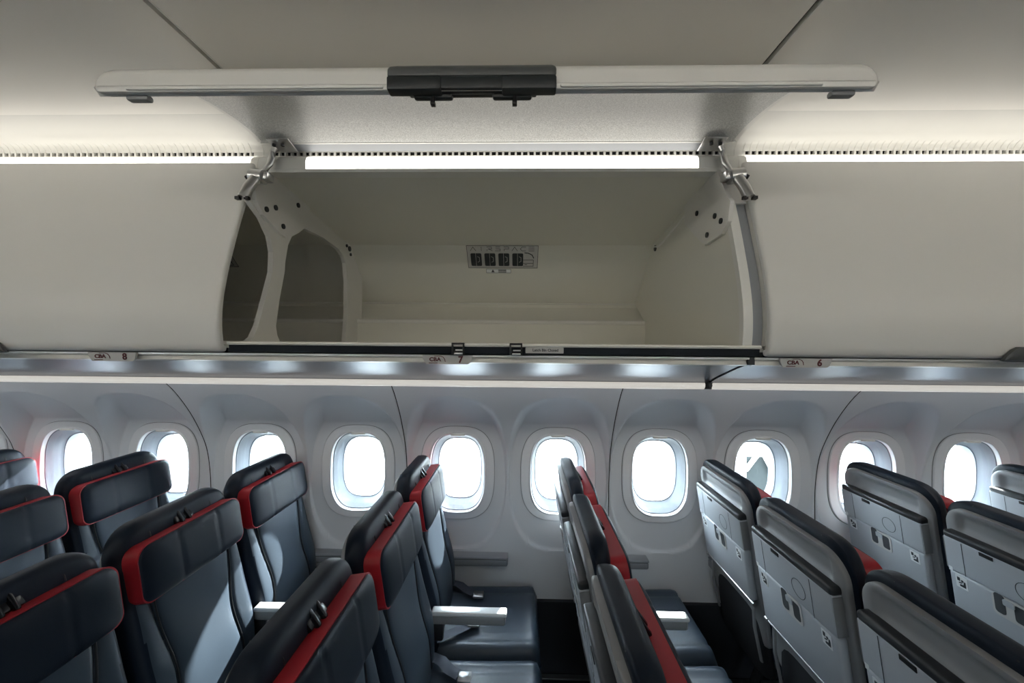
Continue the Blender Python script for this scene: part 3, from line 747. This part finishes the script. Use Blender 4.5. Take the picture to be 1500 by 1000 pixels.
    # coat-hook latch: pale bracket with two dark pockets
    lt = MB().plate(rrect(.050, .037, .012, 5, -.005, .412), MQ(0, 0, -.0701), .0022).build('tray_latch', M['placard'], root, smooth=False)
    T1 = MQ(0, 0, -.0724)
    for q_ in (rrect(.015, .034, .010, 5, -.033, .419), rrect(.016, .028, .008, 5, .022, .413)): MB().plate(q_, T1, .0006).build('latch_pocket', M['pocketdark'], lt, smooth=False)
    MB().plate(rrect(.015, .010, .004, 4, -.006, .434), MQ(0, 0, -.0730), .004).build('latch_tongue', M['tray'], lt, smooth=False)
    for u0 in (-.148, .146):
        s1 = MB().plate(rrect(.019, .0225, .002, 3, u0, .418), MQ(0, 0, -.0702), .0006).build('safety_sticker', M['sticker'], root, smooth=False)
        T2 = MQ(0, 0, -.0710); g = MB()
        g.plate([(u0-.006, .402), (u0+.013, .402), (u0+.013, .424), (u0+.008, .424), (u0+.006, .411), (u0-.006, .409)], T2, .0005)
        g.plate(rrect(.004, .004, .0035, 4, u0+.003, .424), T2, .0005)
        g.plate([(u0-.013, .421), (u0-.004, .421), (u0-.004, .434), (u0-.013, .434)], T2, .0005)
        g.plate([(u0-.009, .416), (u0+.002, .419), (u0+.002, .415), (u0-.009, .412)], T2, .0005)
        g.build('pictogram', M['ink'], s1, smooth=False)
    MB().plate(rrect(.006, .008, .001, 2, -.178, .455), MQ(0, 0, -.0712), .0006).build('seat_tag', M['sticker'], root, smooth=False)
    rd = MB().cyl(P(-.196, .234, -.062), P(.196, .234, -.062), .0048, 10)
    for s_ in (-1, 1): rd.cyl(P(s_*.196, .234, -.062), P(s_*.180, .234, -.062), .0085, 12)
    rd.build('tray_rod', M['alu'], root)
    pkt = slab(vrows(-.10, .225, .03, .03, 10), round_hw(.190, -.10, .225, .03, .03), lambda u, v, t: -.018, lambda u, v, t: -.030-.022*edge(t, 6)*(1-.6*max(0, v)/.225), 16)
    pkt.build('literature_pocket', M['pocket'], root, angle=60)
    for s_ in (-1, 1):
        MB().tube([P(s_*.165, .232, -.050), P(s_*.168, .12, -.062), P(s_*.168, -.02, -.055)], .010, 8, .5).build('tray_arm', M['armside'], root)
    # seat cushion with side seams
    cm = MB(); nx, ny = 22, 26; L0, L1 = XB+.015, XB+.480; V = []; F = []
    def cz(s_, t):
        e = edge(t, 16)*sqrt(max(0, 1-max(0, (s_-.92)/.08)**2.2))
        g = -.007*exp(-((abs(t)-.70)/.03)**2)+.006*max(0, abs(t)-.70)/.3
        return .355+(.088+.010*(s_**2)+g)*(.25+.75*e)
    for i in range(nx+1):
        for j in range(ny+1):
            s_ = i/nx; t = -1+2*j/ny; V.append((L0+(L1-L0)*s_, .219*t, cz(s_, t)))
    o = len(V)
    for i in range(nx+1):
        for j in range(ny+1):
            s_ = i/nx; t = -1+2*j/ny; V.append((L0+(L1-L0)*s_*.97, .215*t, .352))
    for i in range(nx):
        for j in range(ny):
            a_ = i*(ny+1)+j; F.append((a_, a_+1, a_+ny+2, a_+ny+1)); F.append((o+a_, o+a_+ny+1, o+a_+ny+2, o+a_+1))
    for i in range(nx):
        for j in (0, ny):
            a_ = i*(ny+1)+j; F.append((a_, a_+ny+1, o+a_+ny+1, o+a_))
    for j in range(ny):
        for i in (0, nx):
            a_ = i*(ny+1)+j; F.append((a_, a_+1, o+a_+1, o+a_))
    cm.add(V, F).build('cushion', M['seat'], root, angle=60)
    # belt halves lying on the cushion
    for s_ in (-1, 1):
        pts = [(XB+.045, s_*.19, .462), (XB+.09, s_*.165, .468), (XB+.13, s_*.13, .462), (XB+.17, s_*.105, .464)]
        b_ = MB().tube(pts, .022, 8, .10).build('seat_belt', M['webbing'], root)
        MB().box((XB+.19, s_*.095, .465), (.05, .045, .012), .004).build('buckle', M['steel'], b_)
    # armrest on the aisle side
    am = MB().box((XB+.185, -.2315, .588), (.30, .042, .042), .012, 3).build('armrest', M['armside'], root)
    MB().box((XB+.188, -.2315, .6105), (.302, .044, .016), .006, 3).build('armrest_top', M['armtop'], am)
    MB().box((XB+.06, -.2315, .545), (.05, .026, .10), .01).build('armrest_pivot', M['dark'], root)
    # frame
    for x in (XB+.08, XB+.37): MB().cyl((x, -.23, .330), (x, .23, .330), .022, 12).build('beam', M['dark'], root)
    for x0, x1 in ((XB+.08, XB-.02), (XB+.37, XB+.44)):
        MB().tube([(x0, .0, .33), (x1, .0, .02), (x1, .0, .0)], .020, 8).build('leg', M['dark'], root)
    for u_ in (-.1, .1): MB().box((XB+.03, u_, .39), (.05, .05, .09), .01).build('recline_bracket', M['dark'], root)
    return root
COLY = {'w': 1.775, 'm': 1.312, 'a': .848}
G = {'w': 'window seats', 'm': 'middle seats', 'a': 'aisle seats'}
LAB = {
    ('w', -4): 'navy window seat cut off by the left photo edge, only its headrest showing',
    ('w', -3): 'navy window seat with red-edged headrest in front of the two leftmost windows',
    ('w', -2): 'navy window seat with red-edged headrest below and in front of third window from left',
    ('w', -1): 'sunlit navy window seat beside the window right of row placard 7, turned almost edge-on',
    ('w', 0): 'navy window seat seen edge-on, farthest of the edge-on row in the middle',
    ('w', 1): 'window seat seen from behind, grey back with stickers, first right of the edge-on row',
    ('w', 2): 'window seat seen from behind, grey back before the second window from right',
    ('w', 3): 'window seat seen from behind, top corner cut off by the right photo edge',
    ('m', -3): 'navy middle seat at left photo edge, headrest half cut off, above a black foreground headrest',
    ('m', -2): 'large navy middle seat left of centre, red headrest edge, diagonal sun patch on its back',
    ('m', -1): 'navy middle seat with red-edged headrest, left of the silver armrest and sunlit window seat',
    ('m', 0): 'middle seat seen edge-on, second of the three in the edge-on row',
    ('m', 1): 'middle seat seen from behind, whole grey tray back with latch, right of the edge-on row',
    ('m', 2): 'middle seat seen from behind, grey back cut off by the right photo edge',
    ('a', -2): 'almost black aisle seat headrest in the lower left corner of the photo',
    ('a', -1): 'dark foreground aisle seat with long red headrest edge at bottom, left of centre',
    ('a', 0): 'aisle seat seen edge-on, nearest of the edge-on row, bottom centre',
    ('a', 1): 'foreground aisle seat from behind in the lower right corner, dark top edge',
}
RX, RP = .222, .72
proto = make_seat(); used = False
for (c, k), lab in LAB.items():
    s_ = proto if not used else copy_tree(proto)
    used = True
    s_.location = (RX+RP*k, COLY[c], 0); tag(s_, lab, 'seat', G[c])
# armrest ledges on the sidewall, one by each window seat
for k, lab in ((-4, 'grey sidewall armrest ledge at the far left, hidden behind seats'), (-3, 'grey sidewall armrest ledge beside window seat at the two leftmost windows'), (-2, 'grey sidewall armrest ledge between the third window seat and the dark headrests'), (-1, 'grey sidewall armrest ledge right of the sunlit window seat'),
               (0, 'grey sidewall armrest ledge just right of the edge-on row'), (1, 'grey sidewall armrest ledge hidden behind first seat seen from behind'), (2, 'grey sidewall armrest ledge behind the second window seat seen from behind')):
    x1 = RX+RP*k+.44
    t = tag(empty('wall_armrest', (x1-.2, 2.0, .56)), lab, 'armrest', 'sidewall armrests'); V = Under(t)
    V.part(MB().box((x1-.20, 1.998, .562), (.40, .055, .040), .010, 3), 'body', M['ledge'])
    V.part(MB().box((x1-.20, 1.9705, .5805), (.385, .004, .004)), 'groove', M['gap'])
    V.part(MB().box((x1-.20, 1.994, .587), (.40, .058, .012), .004, 2), 'cap', M['ledge'])
